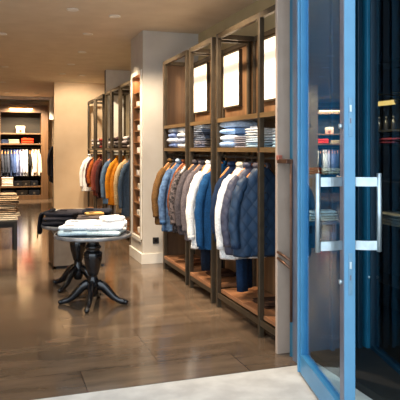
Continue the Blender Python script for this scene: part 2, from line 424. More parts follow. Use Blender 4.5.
# ------------------------------------------------------------------ racks along the right wall
def rack(label, y0, y1, near=True, side_panel=False, mid=None):
    """open metal bay: front at x=2.23, back at x=2.68; local origin at front far corner on the floor"""
    xf, xb = (2.195, 2.66) if near else (2.23, 2.68); pw = .046; top = 2.85
    g = thing('clothes_rack', label, 'clothes rack', (xf, y1, 0), 0, 'open metal clothes racks')
    D = y1-y0; dx = xb-xf; x_in = pw if mid else .006
    for x in (0, dx-pw):
        for y in (-pw, -D):
            MB().box(x, x+pw, y, y+pw, 0, top).build('post', M_post, g, .004)
    if mid: MB().box(0, pw, mid-y1, mid-y1+pw, 0, top).build('post', M_post, g, .004)
    fr = MB()
    fr.box(pw, dx-pw, -pw+.005, -.005, top-.05, top); fr.box(pw, dx-pw, -D+.005, -D+pw-.005, top-.05, top)
    fr.box(.004, pw-.004, -D+pw, -pw, top-.05, top); fr.box(dx-pw+.004, dx-.004, -D+pw, -pw, top-.05, top)
    fr.build('top_frame', M_post, g)
    def shelf(z):
        s_ = MB().box(x_in, dx-.004, -D+pw, -pw, z-.035, z).build('shelf', M_shelf, g, .003)
        for ya_, yb_ in ([(-D+pw, -pw)] if not mid else [(-D+pw, mid-y1), (mid-y1+pw, -pw)]): MB().box(.0, x_in, ya_, yb_, z-.04, z+.002).build('edge_strip', M_post if not near else M_shelf, s_)
    shelf(1.662)
    if near: shelf(1.965)
    rx = .125 if near else .175
    MB().tube([(rx, -D+pw*.5, 1.57), (rx, -pw*.5, 1.57)], .011, 12).build('rail', M_rail, g, smooth=True)
    for y in (-pw*.5, -D+pw*.5):
        MB().box(pw, dx-pw, y-.008, y+.008, 1.56, 1.58).build('crossbar', M_post, g)
    pf = MB().box(x_in-.006, dx-.01, -D+pw, -pw, .15, .19).build('platform', M_oak, g, .004)
    MB().box(.004, .02, -D+pw, -pw, .10, .15).build('platform_rail', M_post, pf)
    if near:
        MB().box(dx-.02, dx+.02, -D, 0, .19, top).build('back_panel', M_orangewood, g)
    if side_panel:
        MB().box(.01, dx+.02, .02, .06, 0, top).build('side_panel', M_brown, g, .003)
    return g
rack('metal and wood clothes rack standing against the pale pier, blue-white shirts on its shelf', 6.93, 7.97, True, True)
rack('metal and wood clothes rack with grey folded shirts above the bright blue jacket', 6.02, 6.82)
rack('long near clothes rack with light blue shirts above the quilted navy jacket', 4.43, 5.90, mid=4.80)
far_bays = [(10.28,11.20), (11.28,12.06), (12.14,12.80), (13.08,14.10), (14.30,15.32)]
for (ya, yb), lb in zip(far_bays, ('far clothes rack holding the beige coat and slate jacket next to the niche pier',
        'far clothes rack holding the mustard yellow jacket', 'far clothes rack with denim jacket, just before the dark pillar',
        'far clothes rack with burgundy jackets, just past the dark pillar', 'farthest clothes rack, with white shirt, against the beige wall')):
    rack(lb, ya, yb, False)

# framed cream panels on the wooden backs, faces given a faint glow
for ya, yb, lb in ((7.32,7.88,'framed cream panel above the shelf of the rack by the pale pier'), (6.24,6.74,'framed cream panel high above the grey folded shirts'), (5.22,5.66,'framed cream panel above the white folded shirts, nearest the door')):
    g = thing('cream_panel', lb, 'light panel', (2.64, (ya+yb)/2, 2.13), 0, 'cream panels on the rack backs'); hwid = (yb-ya)/2
    MB().box(-.035, -.030, -hwid+.01, hwid-.01, .02, .63).build('panel_face', M_panel, g)
    f = MB(); f.box(-.04, 0, -hwid, -hwid+.01, 0, .65); f.box(-.04, 0, hwid-.01, hwid, 0, .65); f.box(-.04, 0, -hwid+.01, hwid-.01, 0, .02); f.box(-.04, 0, -hwid+.01, hwid-.01, .63, .65); f.box(-.03, 0, -hwid+.01, hwid-.01, .02, .63)
    f.build('panel_frame', M_post, g)

RX, RZ = 2.32, 1.57
G1 = 'garments on the near racks'
Q1 = quilted('navy_quilting', (26,46,68), (36,60,86), .11); Q2 = quilted('slate_quilting', (60,62,78), (70,72,90), .08)
denim = noisy('blue_denim', (50,76,112), (84,114,150), 26, .9, bump=.2)
pattern = noisy('dark_pattern', (30,26,28), (96,84,84), 34, .85, detail=2, lo=.45, hi=.58)
def near(y, rz, *a, **k):
    dx = k.pop('dx', 0)
    hl = k.pop('hl', None)
    g = garment(k.pop('name','hanging_jacket'), a[0], a[1], (RX+dx, y, RZ), rz, a[2], group=G1, **k)
    if hl: hanger(hl, (RX+dx, y, RZ), rz)
    return g
F = fabric
near(7.80, .10, 'brown suede jacket hanging at the pier end of the rack', 'jacket', F(C_brown), L=.93, hw=.235, seed=1, hl='wooden hanger holding the brown suede jacket', front=(F(C_brown),4), dx=-.03)
near(7.66, .0, 'black jacket hanging between the brown jacket and the denim jacket', 'jacket', F(C_char), L=.90, hw=.20, seed=12, hl='wooden hanger holding the black jacket beside the brown one')
near(7.45, -.10, 'light blue denim jacket hanging next to the brown jacket', 'jacket', denim, L=.98, hw=.235, seed=2, hl='wooden hanger holding the light blue denim jacket', front=(denim,5), cuff=F(C_denim), collar=F(C_pale), dx=-.02)
near(7.24, .0, 'rust brown shirt mostly hidden behind the dark patterned shirt', 'shirt', F((112,62,36)), L=.84, hw=.20, seed=13, hl='wooden hanger holding the rust brown shirt')
near(7.08, -.05, 'dark mottled patterned shirt hanging between denim and grey jackets', 'shirt', pattern, L=.95, hw=.225, seed=3, hl='wooden hanger holding the dark mottled shirt', front=(pattern,5))
near(6.76, .0, 'dark grey jacket hanging beside the dark patterned shirt', 'jacket', F((74,68,72)), L=.93, hw=.225, seed=14, hl='wooden hanger holding the dark grey jacket', dx=-.02)
near(6.58, -.06, 'mauve grey blazer hanging left of the white shirt', 'blazer', F(C_grey), L=.98, hw=.225, seed=4, hl='wooden hanger holding the mauve grey blazer', front=(F(C_grey),3))
near(6.29, .0, 'long white shirt hanging between grey blazer and bright blue jacket', 'shirt', F(C_white,.93), L=1.02, hw=.235, seed=5, hl='wooden hanger holding the long white shirt', front=(F(C_white,.93),6), cuff=F(C_white,.93), name='hanging_shirt', dx=-.015)
near(6.11, -.0, 'bright blue jacket hanging in front of the long white shirt', 'jacket', F(C_blue), L=1.0, hw=.215, seed=6, hl='wooden hanger holding the bright blue jacket', front=(F(C_blue),0), sleeve_len=.86, dx=.0)
near(5.66, 0, 'navy sweater hanging just behind the white shirt in the long rack', 'sweater', F(C_navy), L=.85, hw=.20, seed=15, hl='wooden hanger holding the navy sweater')
near(5.36, .03, 'white shirt hanging left of the quilted navy jacket', 'shirt', F(C_white,.93), L=.97, hw=.235, seed=7, hl='wooden hanger holding the white shirt of the long rack', front=(F(C_white,.93),6), collar=F(C_cream), cuff=F(C_white,.93), name='hanging_shirt', dx=-.03)
near(5.19, -.02, 'slate grey quilted jacket hanging between white shirt and navy quilted jacket', 'jacket', Q2, L=.90, hw=.24, seed=8, hl='wooden hanger holding the slate quilted jacket', dx=-.03, cuff=F(C_grey))
near(4.985, -.06, 'large navy quilted jacket with grey collar behind the nearest metal post', 'jacket', Q1, L=.885, hw=.25, ht=.085, seed=9, hl='wooden hanger holding the large navy quilted jacket', collar=F(C_grey), front=(Q1,5), cuff=F(C_navy), dx=-.02)
hanger('empty wooden hanger beside the bright blue jacket', (RX+.02, 6.46, RZ), .25)
hanger('empty wooden hanger between bright blue jacket and far post', (RX+.02, 6.40, RZ), -.15)
hanger('empty wooden hanger behind the grey collar of the quilted jacket', (RX+.03, 5.10, RZ), .2)
hanger('pale cream hanger above the dark patterned shirt', (RX-.02, 6.99, RZ+.0), .15, M_white)
trousers('dark blue jeans hanging below the bright blue jacket', (RX+.02, 6.40, RZ), .1, F((24,34,50)), 1.28, 'trousers on the near racks')
trousers('dark indigo jeans hanging below the quilted jackets', (RX+.03, 5.50, RZ), .5, F((24,48,78)), 1.31, 'trousers on the near racks', .075)
trousers('short navy trousers hanging beside the last metal post', (RX+.12, 4.60, RZ), .1, F(C_navy), 1.12, 'trousers on the near racks')

# far racks
G2 = 'garments on the far racks'; FX = 2.405
def far(y, label, cat, mat, L=.95, hw=.22, dx=0, seed=0, collar=None, nm='hanging_jacket', cuff=None):
    garment(nm, label, cat, (FX+dx, y, RZ), 0, mat, L=L, hw=hw, group=G2, seed=seed, collar=collar, n=20, cuff=cuff)
    hanger('wooden hanger holding the '+label.split(' hanging')[0], (FX+dx, y, RZ), 0)
far(15.20, 'white shirt hanging against the beige wall on the farthest rack', 'shirt', F(C_white,.93), L=.98, dx=-.10, seed=21, nm='hanging_shirt')
far(14.95, 'dark burgundy cardigan hanging beside the farthest white shirt', 'cardigan', F((70,26,26)), L=.86, seed=22, nm='hanging_cardigan')
far(14.60, 'orange brown leather jacket hanging on the farthest rack', 'jacket', F(C_rust), L=.84, seed=23)
far(14.00, 'light burgundy jacket hanging just past the far dark post', 'jacket', F((124,60,48)), L=1.0, seed=24)
far(13.70, 'dark burgundy jacket hanging on the rack past the pillar', 'jacket', F(C_burg), L=1.0, seed=25, dx=.02)
far(13.35, 'maroon black coat hanging close behind the dark pillar', 'coat', F((50,26,28)), L=1.02, seed=26, nm='hanging_coat')
far(12.68, 'navy jacket hanging right in front of the dark pillar', 'jacket', F((40,54,84)), L=1.0, seed=27, dx=.0)
far(12.45, 'faded blue denim jacket hanging beside the mustard jacket', 'jacket', F((84,110,140)), L=1.06, seed=28, dx=-.03)
far(11.95, 'mustard yellow jacket hanging on the far racks', 'jacket', F(C_must), L=1.04, seed=29, dx=-.02)
far(11.72, 'amber brown jacket hanging in front of the mustard jacket', 'jacket', F((190,116,24)), L=1.0, seed=30, dx=.05)
far(11.40, 'black coat hanging between amber jacket and beige coat', 'coat', F(C_char), L=1.0, seed=31, dx=.08, nm='hanging_coat')
far(11.02, 'beige coat hanging on the rack nearest the niche pier', 'coat', F(C_beige), L=1.10, seed=32, dx=-.03, nm='hanging_coat')
far(10.72, 'slate blue jacket hanging in front of the beige coat', 'jacket', F(C_slate), L=1.14, seed=33, dx=.0)

# folded stacks on the shelves
def stack(x, y, z, items, w, d, rz, prefix_group, seed=0, hs=.042, trim=None):
    """items: list of (label, material, mat2, trim) from bottom up"""
    zz = z
    for i, it in enumerate(items):
        lb, mt = it[0], it[1]; tr = it[2] if len(it) > 2 else None; h = it[3] if len(it) > 3 else hs
        nm = it[4] if len(it) > 4 else 'folded_shirt'; cat = it[5] if len(it) > 5 else 'folded shirt'
        r = random.Random(seed*31+i)
        folded(nm, lb, cat, (x+(r.random()-.5)*.02, y+(r.random()-.5)*.02, zz+.001), rz+(r.random()-.5)*.14, mt, w, d, h, 1 if h > .06 else 2, prefix_group, seed*7+i, tr, 'collar' if cat == 'folded shirt' else 'waist_label')
        zz += h+.001
    return zz
GS = 'folded shirts on the rack shelves'
st1 = striped('navy_stripe', (40,44,60), (196,186,190), 18)
# large near rack: light blue stack, striped stack, white stack
ordn = ['bottom', 'second from bottom', 'third from bottom', 'fourth from bottom', 'fifth from bottom', 'top']
ordn4 = ['bottom', 'second from bottom', 'third from bottom', 'top']
blues = [(150,178,216),(226,234,246),(146,182,226),(206,222,242)]
stack(2.36, 5.66, 1.662, [('%s shirt of the tall light blue stack on the long rack' % ordn4[i], F(c,.94), F(C_white,.95) if i == 3 else None) for i, c in enumerate(blues)], .36, .29, -PI/2, GS, 1, .066)
st_it = [('lowest striped navy shirt beside the light blue stack', st1), ('middle striped navy shirt beside the light blue stack', st1), ('upper striped navy shirt beside the light blue stack', st1)]
stack(2.34, 5.345, 1.662, st_it, .26, .24, -PI/2, GS, 2, .036)
wl = [('pale blue shirt at the bottom of the white stack by the striped shirts', F((178,206,222),.93)), ('pale blue-white shirt second in the stack by the striped shirts', F((206,220,230),.93)), ('white shirt third in the stack by the striped shirts', F(C_white,.95)), ('white shirt on top of the stack by the striped shirts', F(C_white,.95), F(C_white,.95))]
stack(2.37, 5.04, 1.662, wl, .32, .30, -PI/2, GS, 3, .044)
wl2 = [('pale blue shirt at the bottom of the stack right of the nearest post', F((170,204,222),.93)), ('aqua white shirt in the middle of the stack right of the nearest post', F((190,214,226),.93)), ('white shirt on top of the stack right of the nearest post', F(C_white,.95))]
stack(2.37, 4.62, 1.662, wl2, .23, .20, -PI/2, GS, 4, .055)
# second rack
g2 = [('grey blue shirt at the bottom of the grey stack', F((92,98,122),.9)), ('striped grey shirt second in the grey stack', striped('grey_stripe',(70,74,92),(160,156,166),16)), ('slate shirt third in the grey stack', F((110,120,138),.9)), ('charcoal shirt fourth in the grey stack', F((78,84,98),.9)), ('blue grey shirt fifth in the grey stack', F((128,138,156),.9)), ('white shirt on top of the grey stack', F(C_white,.94), F(C_white,.94))]
stack(2.36, 6.58, 1.662, g2, .28, .28, -PI/2, GS, 5, .043)
stack(2.34, 6.24, 1.662, [('black folded sweater at the bottom beside the grey stack', F((24,22,24)), None, .05, 'folded_sweater', 'folded sweater'), ('black folded sweater on top beside the grey stack', F((20,19,22)), None, .05, 'folded_sweater', 'folded sweater')], .26, .22, -PI/2, 'folded sweaters on the rack shelves', 6)
# first rack
b1 = [(108,128,176),(216,222,234),(116,136,184),(210,218,232)]
stack(2.36, 7.68, 1.662, [('%s shirt of the blue and white stack next to the pale pier' % ordn4[i], F(c,.92), F(C_white,.94) if i == 3 else None) for i, c in enumerate(b1)], .30, .30, -PI/2, GS, 7, .066)
w1 = [(232,232,234),(160,170,194),(236,236,236),(240,240,240)]
stack(2.35, 7.26, 1.662, [('%s shirt of the mostly white stack beside the blue and white stack' % ordn4[i], F(c,.95), None) for i, c in enumerate(w1)], .28, .26, -PI/2, GS, 8, .064)
# far rack shelves
GF = 'folded knitwear on the far rack shelves'
fcols = [((70,60,60),(150,140,140),(220,210,205)), ((200,190,180),(60,54,52),(120,112,112)), ((40,36,36),(96,90,92),(60,40,40)), ((50,48,52),(200,190,190),(36,34,38)), ((120,40,36),(70,30,30),(150,60,50)), ((60,56,56),(206,196,190),(150,140,136))]
fpos = [(10.95,'grey and white','rack nearest the niche pier'), (10.55,'dark and pale','rack nearest the niche pier'), (11.66,'black and grey','mustard jacket rack'), (12.46,'black and white','denim jacket rack'), (13.60,'dark red','burgundy jacket rack'), (14.80,'grey and pale','farthest rack')]
fpos = [(10.96,'grey-white stack','on the rack nearest the niche pier'), (10.56,'pale-dark stack','on the rack nearest the niche pier'), (11.66,'black-grey stack','above the mustard jacket'), (12.46,'black-white stack','above the faded denim jacket'), (13.60,'dark red stack','above the burgundy jackets'), (14.80,'grey-pale stack','on the farthest rack')]
for (y, nm, wh), cols in zip(fpos, fcols):
    stack(2.42, y, 1.662, [('%s sweater of the %s %s' % (('bottom','middle','top')[i], nm, wh), F(c,.85), None, .075, 'folded_sweater', 'folded sweater') for i, c in enumerate(cols)], .32, .32, -PI/2, GF, int(y*3))

# folded brown things on platforms
folded('folded_sweater', 'brown folded sweater lying on the platform under the denim jacket', 'folded sweater', (2.46, 7.25, .191), -PI/2, F((96,56,32)), .30, .30, .05, 2, 'sweaters on the rack platforms', 51)
folded('folded_sweater', 'dark brown folded sweater lying on the platform under the white shirt', 'folded sweater', (2.48, 6.50, .191), -PI/2, F((70,44,30)), .30, .28, .05, 2, 'sweaters on the rack platforms', 52)
folded('folded_sweater', 'dark grey brown sweater lying on the near platform by the indigo jeans', 'folded sweater', (2.48, 5.12, .191), -PI/2, F((74,50,36)), .32, .30, .035, 2, 'sweaters on the rack platforms', 53)

# ------------------------------------------------------------------ niche shelves in the pier
ns = thing('niche_shelf_unit', 'narrow lit wooden shelf unit set into the side of the pale pier', 'shelf unit', (2.02, 8.8, .37))
wl_ = wood('niche_wood', (124,82,46), (158,110,66), 'z', .45)
MB().box(.27, .29, -.29, .29, 0, 2.37).build('back_panel', wl_, ns)
for y in (-.29, .27): MB().box(.0, .27, y, y+.02, 0, 2.37).build('side_panel', wl_, ns)
zs = [.0,.26,.46,.66,.86,1.03,1.20,1.37,1.54,1.71,1.90,2.12]
for z in zs: MB().box(.01, .27, -.27, .27, z, z+.018).build('shelf', wl_, ns)
pk = [(226,214,196),(240,232,220),(170,120,84),(236,226,206),(200,190,186),(120,86,70),(232,224,214),(196,150,118),(238,230,224),(110,74,62),(214,196,180),(150,96,76)]
rown = ['lowest','second lowest','third lowest','fourth lowest','fifth lowest','sixth lowest','sixth highest','fifth highest','fourth highest','third highest','second highest','highest']
for i, z in enumerate(zs):
    q = thing('sock_pack', 'small boxed sock pack on the %s shelf of the lit niche' % rown[i], 'sock pack', (2.08, 8.80+.05*math.sin(i*2.1), .37+z+.0185), .12*math.sin(i*3.3), 'sock packs in the niche')
    c = pk[i]; hh = .085
    MB().box(-.035, .06, -.10, .10, 0, hh).build('sleeve_card', F(c,.95), q, .008)
    MB().box(-.036, .061, -.03, .03, .02, hh-.02).build('paper_band', F(sc(c,.6) if i % 2 else (240,236,228),.95), q, .002)

# ------------------------------------------------------------------ round pedestal tables
def pedestal(label, loc, rz, r=.407, top=.76):
    t = thing('pedestal_table', label, 'table', loc, rz, 'round pedestal tables')
    MB().lathe([(.001,top-.030),(r-.03,top-.030),(r-.012,top-.022),(r-.012,top-.002),(r-.02,top),(.001,top)], 56).build('table_top', M_black, t)
    MB().lathe([(r-.012,top-.040),(r-.002,top-.036),(r,top-.020),(r-.002,top-.004),(r-.012,top+.001),(r-.013,top-.02)], 56).build('rim', M_rim, t, smooth=True)
    s = top/.76
    prof = [(.001,.09),(.040,.09),(.056,.12),(.064,.16),(.064,.25),(.050,.285),(.045,.312),(.058,.325),(.062,.345),(.072,.38),(.088,.44),(.098,.50),(.101,.545),(.095,.56),(.074,.57),(.069,.585),(.084,.60),(.088,.618),(.072,.635),(.062,.648),(.062,.665),(.074,.68),(.09,.70),(.14,.713),(.16,.727),(.001,.727)]
    MB().lathe([(a_, z*s) for a_, z in prof], 36).build('column', M_black, t, smooth=True)
    for k in range(4):
        f = []; a_ = PI/2*k
        for u, z, rr in ((.03,.20,.050),(.07,.215,.054),(.12,.185,.050),(.17,.130,.044),(.22,.078,.038),(.27,.045,.030),(.315,.032,.030),(.345,.030,.026)):
            f.append(((u*math.cos(a_), u*math.sin(a_), z), (rr*.75, rr)))
        lg = MB().tube([q[0] for q in f], [q[1] for q in f], 12).build('leg', M_black, t, smooth=True)
        MB().tube([(.33*math.cos(a_), .33*math.sin(a_), .028), (.355*math.cos(a_), .355*math.sin(a_), .026), (.372*math.cos(a_), .372*math.sin(a_), .020)], [.028,.027,.012], 12).build('toe_cap', M_black, lg, smooth=True)
    return t
TN = (.989, 6.394, 0); TF = (.948, 7.285, 0)
pedestal('near round black pedestal table holding pale folded jeans', TN, math.radians(-19))
pedestal('round black pedestal table behind the near one, piled with dark jeans', TF, math.radians(-19-25), .43)

GJ = 'pale folded jeans on the near table'
def jean(label, loc, rz, col, w=.36, d=.27, h=.04, lob=1, seed=0, group=GJ, var=.92):
    return folded('folded_jeans', label, 'folded jeans', loc, rz, F(col, var), w, d, h, lob, group, seed, F(sc(col,.75)), 'waist_label')
r0 = math.radians(-17)
def onT(T, u, v):   # u right, v away, in the view-aligned frame of the table
    return (T[0]+u*math.cos(r0)-v*math.sin(r0), T[1]+u*math.sin(r0)+v*math.cos(r0))
def put(T, u, v, z, dr, label, col, **k):
    x, y = onT(T, u, v); return jean(label, (x, y, z), r0+dr, col, **k)
zt = .762
put(TN, -.17, -.15, zt, .16, 'pale blue-grey jeans at the front left of the near table', (170,192,204), w=.34, d=.26, h=.05, seed=61)
put(TN, .13, -.14, zt, -.10, 'pale mint white jeans lowest at the front right of the near table', (206,222,224), w=.40, d=.26, h=.05, seed=62)
put(TN, .15, -.12, zt+.051, .04, 'white jeans on top at the front right of the near table', (232,234,238), w=.38, d=.26, h=.05, seed=63)
put(TN, -.13, -.09, zt+.051, -.06, 'white jeans lying over the pale blue-grey jeans', (236,238,242), w=.40, d=.27, h=.045, seed=64)
put(TN, -.16, .15, zt, .0, 'light grey jeans at the back left of the near table', (200,206,212), w=.36, d=.24, h=.06, seed=65)
put(TN, -.14, .15, zt+.061, .12, 'white jeans on the light grey jeans at the back left of the near table', (238,238,240), w=.36, d=.24, h=.055, seed=68)
put(TN, .16, .15, zt, .1, 'bright white jeans lowest at the back right of the near table', (234,234,234), w=.36, d=.25, h=.06, seed=66)
put(TN, .17, .14, zt+.061, .25, 'bright white jeans in the middle at the back right of the near table', (240,240,240), w=.34, d=.24, h=.055, seed=67)
put(TN, .19, .13, zt+.117, .5, 'bright white jeans lying crooked on top at the back right of the near table', (242,242,242), w=.24, d=.2, h=.045, seed=69)
GD = 'dark folded jeans on the second table'
D1=(38,36,42); D2=(58,54,58); D3=(26,26,32)
put(TF, -.22, -.12, zt, .2, 'black jeans lowest at the front left of the second table', D3, w=.36, d=.30, h=.05, seed=71, group=GD)
put(TF, -.20, -.10, zt+.051, .05, 'dark grey jeans second at the front left of the second table', D2, w=.35, d=.28, h=.05, seed=72, group=GD)
put(TF, -.18, -.10, zt+.102, -.1, 'charcoal jeans on top at the front left of the second table', D1, w=.36, d=.28, h=.045, seed=73, group=GD)
put(TF, .18, -.10, zt, -.1, 'dark jeans lowest at the front right of the second table', D1, w=.34, d=.28, h=.05, seed=74, group=GD)
put(TF, .17, -.10, zt+.051, .1, 'taupe jeans on top at the front right of the second table', (84,74,70), w=.33, d=.27, h=.05, seed=75, group=GD)
put(TF, .20, -.05, zt+.102, .35, 'khaki gold jeans lying folded on the taupe jeans', (186,146,84), w=.22, d=.15, h=.035, seed=76, group=GD)
put(TF, -.16, .20, zt, 0, 'black jeans lowest at the back left of the second table', D3, w=.36, d=.26, h=.07, seed=77, group=GD)
put(TF, -.13, .20, zt+.071, .08, 'dark grey jeans on top at the back left of the second table', D2, w=.36, d=.26, h=.07, seed=78, group=GD)
put(TF, .20, .19, zt, 0, 'black jeans lowest at the back right of the second table', D3, w=.36, d=.26, h=.08, seed=79, group=GD)
put(TF, .20, .20, zt+.081, -.06, 'blue black jeans on top at the back right of the second table', (30,32,42), w=.36, d=.26, h=.07, seed=80, group=GD)
# jeans draped over the left edge
x, y = onT(TF, -.315, -.04)
dj = thing('draped_jeans', 'black jeans sliding over the left edge of the second table', 'jeans', (x, y, zt), r0)
rings = []
for i in range(13):
    u = i/12
    px_ = .10-.16*u if u < .55 else .012-.03*(u-.55)-.0
    px_ = .04-.15*min(u,.6)/.6; pz_ = .165-.05*min(u,.6)/.6
    if u > .6: px_ = -.11-.02*math.sin((u-.6)*5); pz_ = .115-(u-.6)*.60
    rings.append([(px_-.012*(1 if u>.55 else 0), -.12+.005*math.sin(i), pz_+.012), (px_-.02*(1 if u>.55 else 0), .0, pz_+.022), (px_-.012*(1 if u>.55 else 0), .12, pz_+.012), (px_+.012, .11, pz_-.012), (px_+.02, 0, pz_-.012), (px_+.012, -.11, pz_-.012)])
MB().loft(rings).build('denim_cloth', F(D3), dj, smooth=True, sub=1)
MB().box(-.155, -.150, -.05, -.0, -.17, -.09).build('swing_tag', F((150,128,60)), dj)

# wooden cube plinth behind the second table
bx = thing('display_cube', 'low taupe display cube with warm wooden side under the second table', 'display cube', (.77, 8.42, 0))
MB().box(.0, .7, .0, .75, .04, .47).build('body', M_boxfront, bx, .006)
MB().box(-.012, .0, .0, .75, .03, .48).build('side_board', M_cab, bx, .003)
MB().box(.03, .67, .03, .72, 0, .04).build('plinth', M_dark, bx)
MB().box(-.012, .7, -.006, .75, .47, .49).build('lid_board', M_dark, bx, .003)

# ------------------------------------------------------------------ low table at the left with trouser piles
lt = thing('low_table', 'low dark table at the left edge carrying tall trouser piles', 'table', (-.15, 10.62, 0))
MB().box(-.5, .5, -.38, .38, .43, .475).build('table_top', M_dark, lt, .005)
for sx in (-.5, .44):
    for sy in (-.38, .32): MB().box(sx, sx+.06, sy, sy+.06, 0, .43).build('leg', M_dark, lt, .004)
MB().box(-.44, .44, -.36, -.34, .37, .43).build('apron', M_dark, lt)
GT = 'folded trousers on the low table'
tcols = [((226,212,190),'cream','lowest'),((214,196,170),'sand','second'),((150,124,98),'light brown','third'),((196,172,142),'taupe','fourth'),((120,98,78),'brown','fifth'),((190,162,128),'khaki','sixth'),((176,152,124),'stone','topmost')]
z = .476
for i, (c, cn, od) in enumerate(tcols):
    h = .062; x_ = .10+.03*math.sin(i*1.7)
    folded('folded_trousers', '%s trousers, %s in the pile at the right end of the low table' % (cn, od), 'folded trousers', (x_+.06, 10.50+.015*math.sin(i), z), .06*math.sin(i*2.3), F(c,.88), .42, .36, h, 2, GT, 90+i, F(sc(c,.7)), 'waist_label')
    z += h+.001
z = .476
for i, (c, cn, od) in enumerate([((206,190,168),'pale sand','lowest'),((104,88,72),'brown','second'),((188,170,146),'light taupe','third'),((66,58,52),'charcoal brown','topmost')]):
    folded('folded_trousers', '%s trousers, %s in the pile at the left end of the low table' % (cn, od), 'folded trousers', (-.38, 10.60, z), .05*math.sin(i*2), F(c,.88), .40, .36, .062, 2, GT, 110+i, F(sc(c,.7)), 'waist_label'); z += .063

# ------------------------------------------------------------------ cabinet on the back wall
cb = thing('wall_cabinet', 'tall wooden wall cabinet with picture light at the back of the shop', 'cabinet', (.81, 20.30, 0))
for sx in (-1, 1):
    MB().box(min(sx*.635,sx*.86), max(sx*.635,sx*.86), 0, .5, 0, 3.08).build('side_stile', M_cab, cb, .004)
MB().box(-.635, .635, .47, .5, .06, 2.84).build('back_panel', M_cabin, cb)
MB().box(-.635, .635, 0, .5, 2.84, 3.08).build('header', M_cab, cb, .004)
MB().box(-.635, .635, .01, .5, 0, .14).build('plinth', M_cab, cb, .004)
for z in (2.17, 1.83, .44): MB().box(-.635, .635, .01, .47, z-.045, z).build('shelf', M_cab, cb, .003)
MB().tube([(-.635,.24,1.70),(.635,.24,1.70)], .014, 12).build('rail', M_rail, cb, smooth=True)
pl = MB().tube([(-.37,-.12,2.975),(.37,-.12,2.975)], .028, 14).build('picture_light', M_gold, cb, smooth=True)
MB().box(-.35, .35, -.135, -.105, 2.938, 2.952).build('lamp_tube', M_lamp, pl)
for x in (-.25, .25): MB().tube([(x,0,2.99),(x,-.12,2.985)], .008, 8).build('lamp_arm', M_gold, pl, smooth=True)
# box on the top shelf
hb2 = thing('gift_box', 'white and pink box on the top shelf of the back cabinet', 'box', (.80, 20.52, 2.171))
hb2.scale = (.82,.82,.9)
MB().box(-.16, .16, -.14, .14, 0, .17).build('box_body', F((226,170,146),.9), hb2, .006)
MB().box(-.168, .168, -.148, .148, .165, .25).build('lid', F((240,228,206),.95), hb2, .006)
MB().box(-.05, .05, -.1425, -.14, .02, .12).build('box_label', F((150,60,44)), hb2)
folded('folded_sweater', 'red folded sweater on the middle shelf of the back cabinet', 'folded sweater', (1.02, 20.50, 1.831), 0, F((226,50,18),.95), .38, .32, .17, 2, 'sweaters in the back cabinet', 131)
folded('folded_sweater', 'beige folded sweater beside the red one in the back cabinet', 'folded sweater', (.60, 20.50, 1.831), 0, F((190,170,132)), .34, .32, .13, 3, 'sweaters in the back cabinet', 132)
folded('folded_sweater', 'dark navy folded sweater at the left of the cabinet shelf', 'folded sweater', (.32, 20.50, 1.831), 0, F((40,50,74)), .24, .32, .12, 3, 'sweaters in the back cabinet', 133)
# shirts on the cabinet rail, seen from the side
shc = [((58,60,70),'charcoal grey'),((48,54,66),'dark slate'),((66,72,88),'steel grey'),((58,74,112),'dark blue'),((74,98,152),'mid blue'),((128,144,190),'periwinkle blue'),((178,184,212),'lavender'),((226,230,238),'bluish white'),((246,244,240),'bright white'),((34,32,34),'black'),((244,238,228),'warm white'),((240,214,190),'peach'),((244,232,212),'ivory')]
for i, (c, cn) in enumerate(shc):
    xx = .81-.585+ .0965*i
    garment('hanging_shirt', '%s shirt hanging on the rail of the back cabinet' % cn, 'shirt', (xx, 20.54, 1.70), PI/2+.05*math.sin(i*2.2), F(c,.93), L=.93 if cn != 'black' else .6, hw=.20, ht=.05, group='shirts in the back cabinet', seed=140+i, n=18).scale = (1, .72, 1)
    hanger('wooden hanger holding the %s shirt in the back cabinet' % cn, (xx, 20.54, 1.70), PI/2+.05*math.sin(i*2.2))
# pale pile in front low left, dark rows below
for i, (c, cn) in enumerate((((240,214,196),'peach'),((246,238,228),'cream white'),((236,206,186),'pink beige'))):
    folded('folded_shirt', '%s folded shirt in the pile under the dark shirts of the cabinet' % cn, 'folded shirt', (.39, 20.46, .441+.10*i+.001), 0, F(c,.93), .36, .30, .098, 2, 'pale shirts low in the back cabinet', 160+i)
for i in range(3):
    for z, zn in ((.441,'upper'), (.141,'lower')):
        if z > .4 and i == 0: xx = .72
        else: xx = (.42,.85,1.23)[i]
        cc = ((22,20,22),(28,22,18),(18,19,25))[i]
        pn = ('left','middle','right')[i]
        bq = thing('shoe_box', 'dark shoe box, %s one of the %s row at the cabinet bottom' % (pn, zn), 'shoe box', (xx if not (z > .4 and i == 1) else .97, 20.50, z), 0, 'dark shoe boxes in the back cabinet')
        ww = .12 if z > .4 else .17
        MB().box(-ww, ww, -.14, .14, 0, .15).build('box_body', F(cc), bq, .004)
        MB().box(-ww-.004, ww+.004, -.144, .144, .13, .17).build('lid', F(sc(cc,1.3)), bq, .004)
        MB().box(-.03, .03, -.1405, -.138, .04, .10).build('box_label', F((84,74,64)), bq)

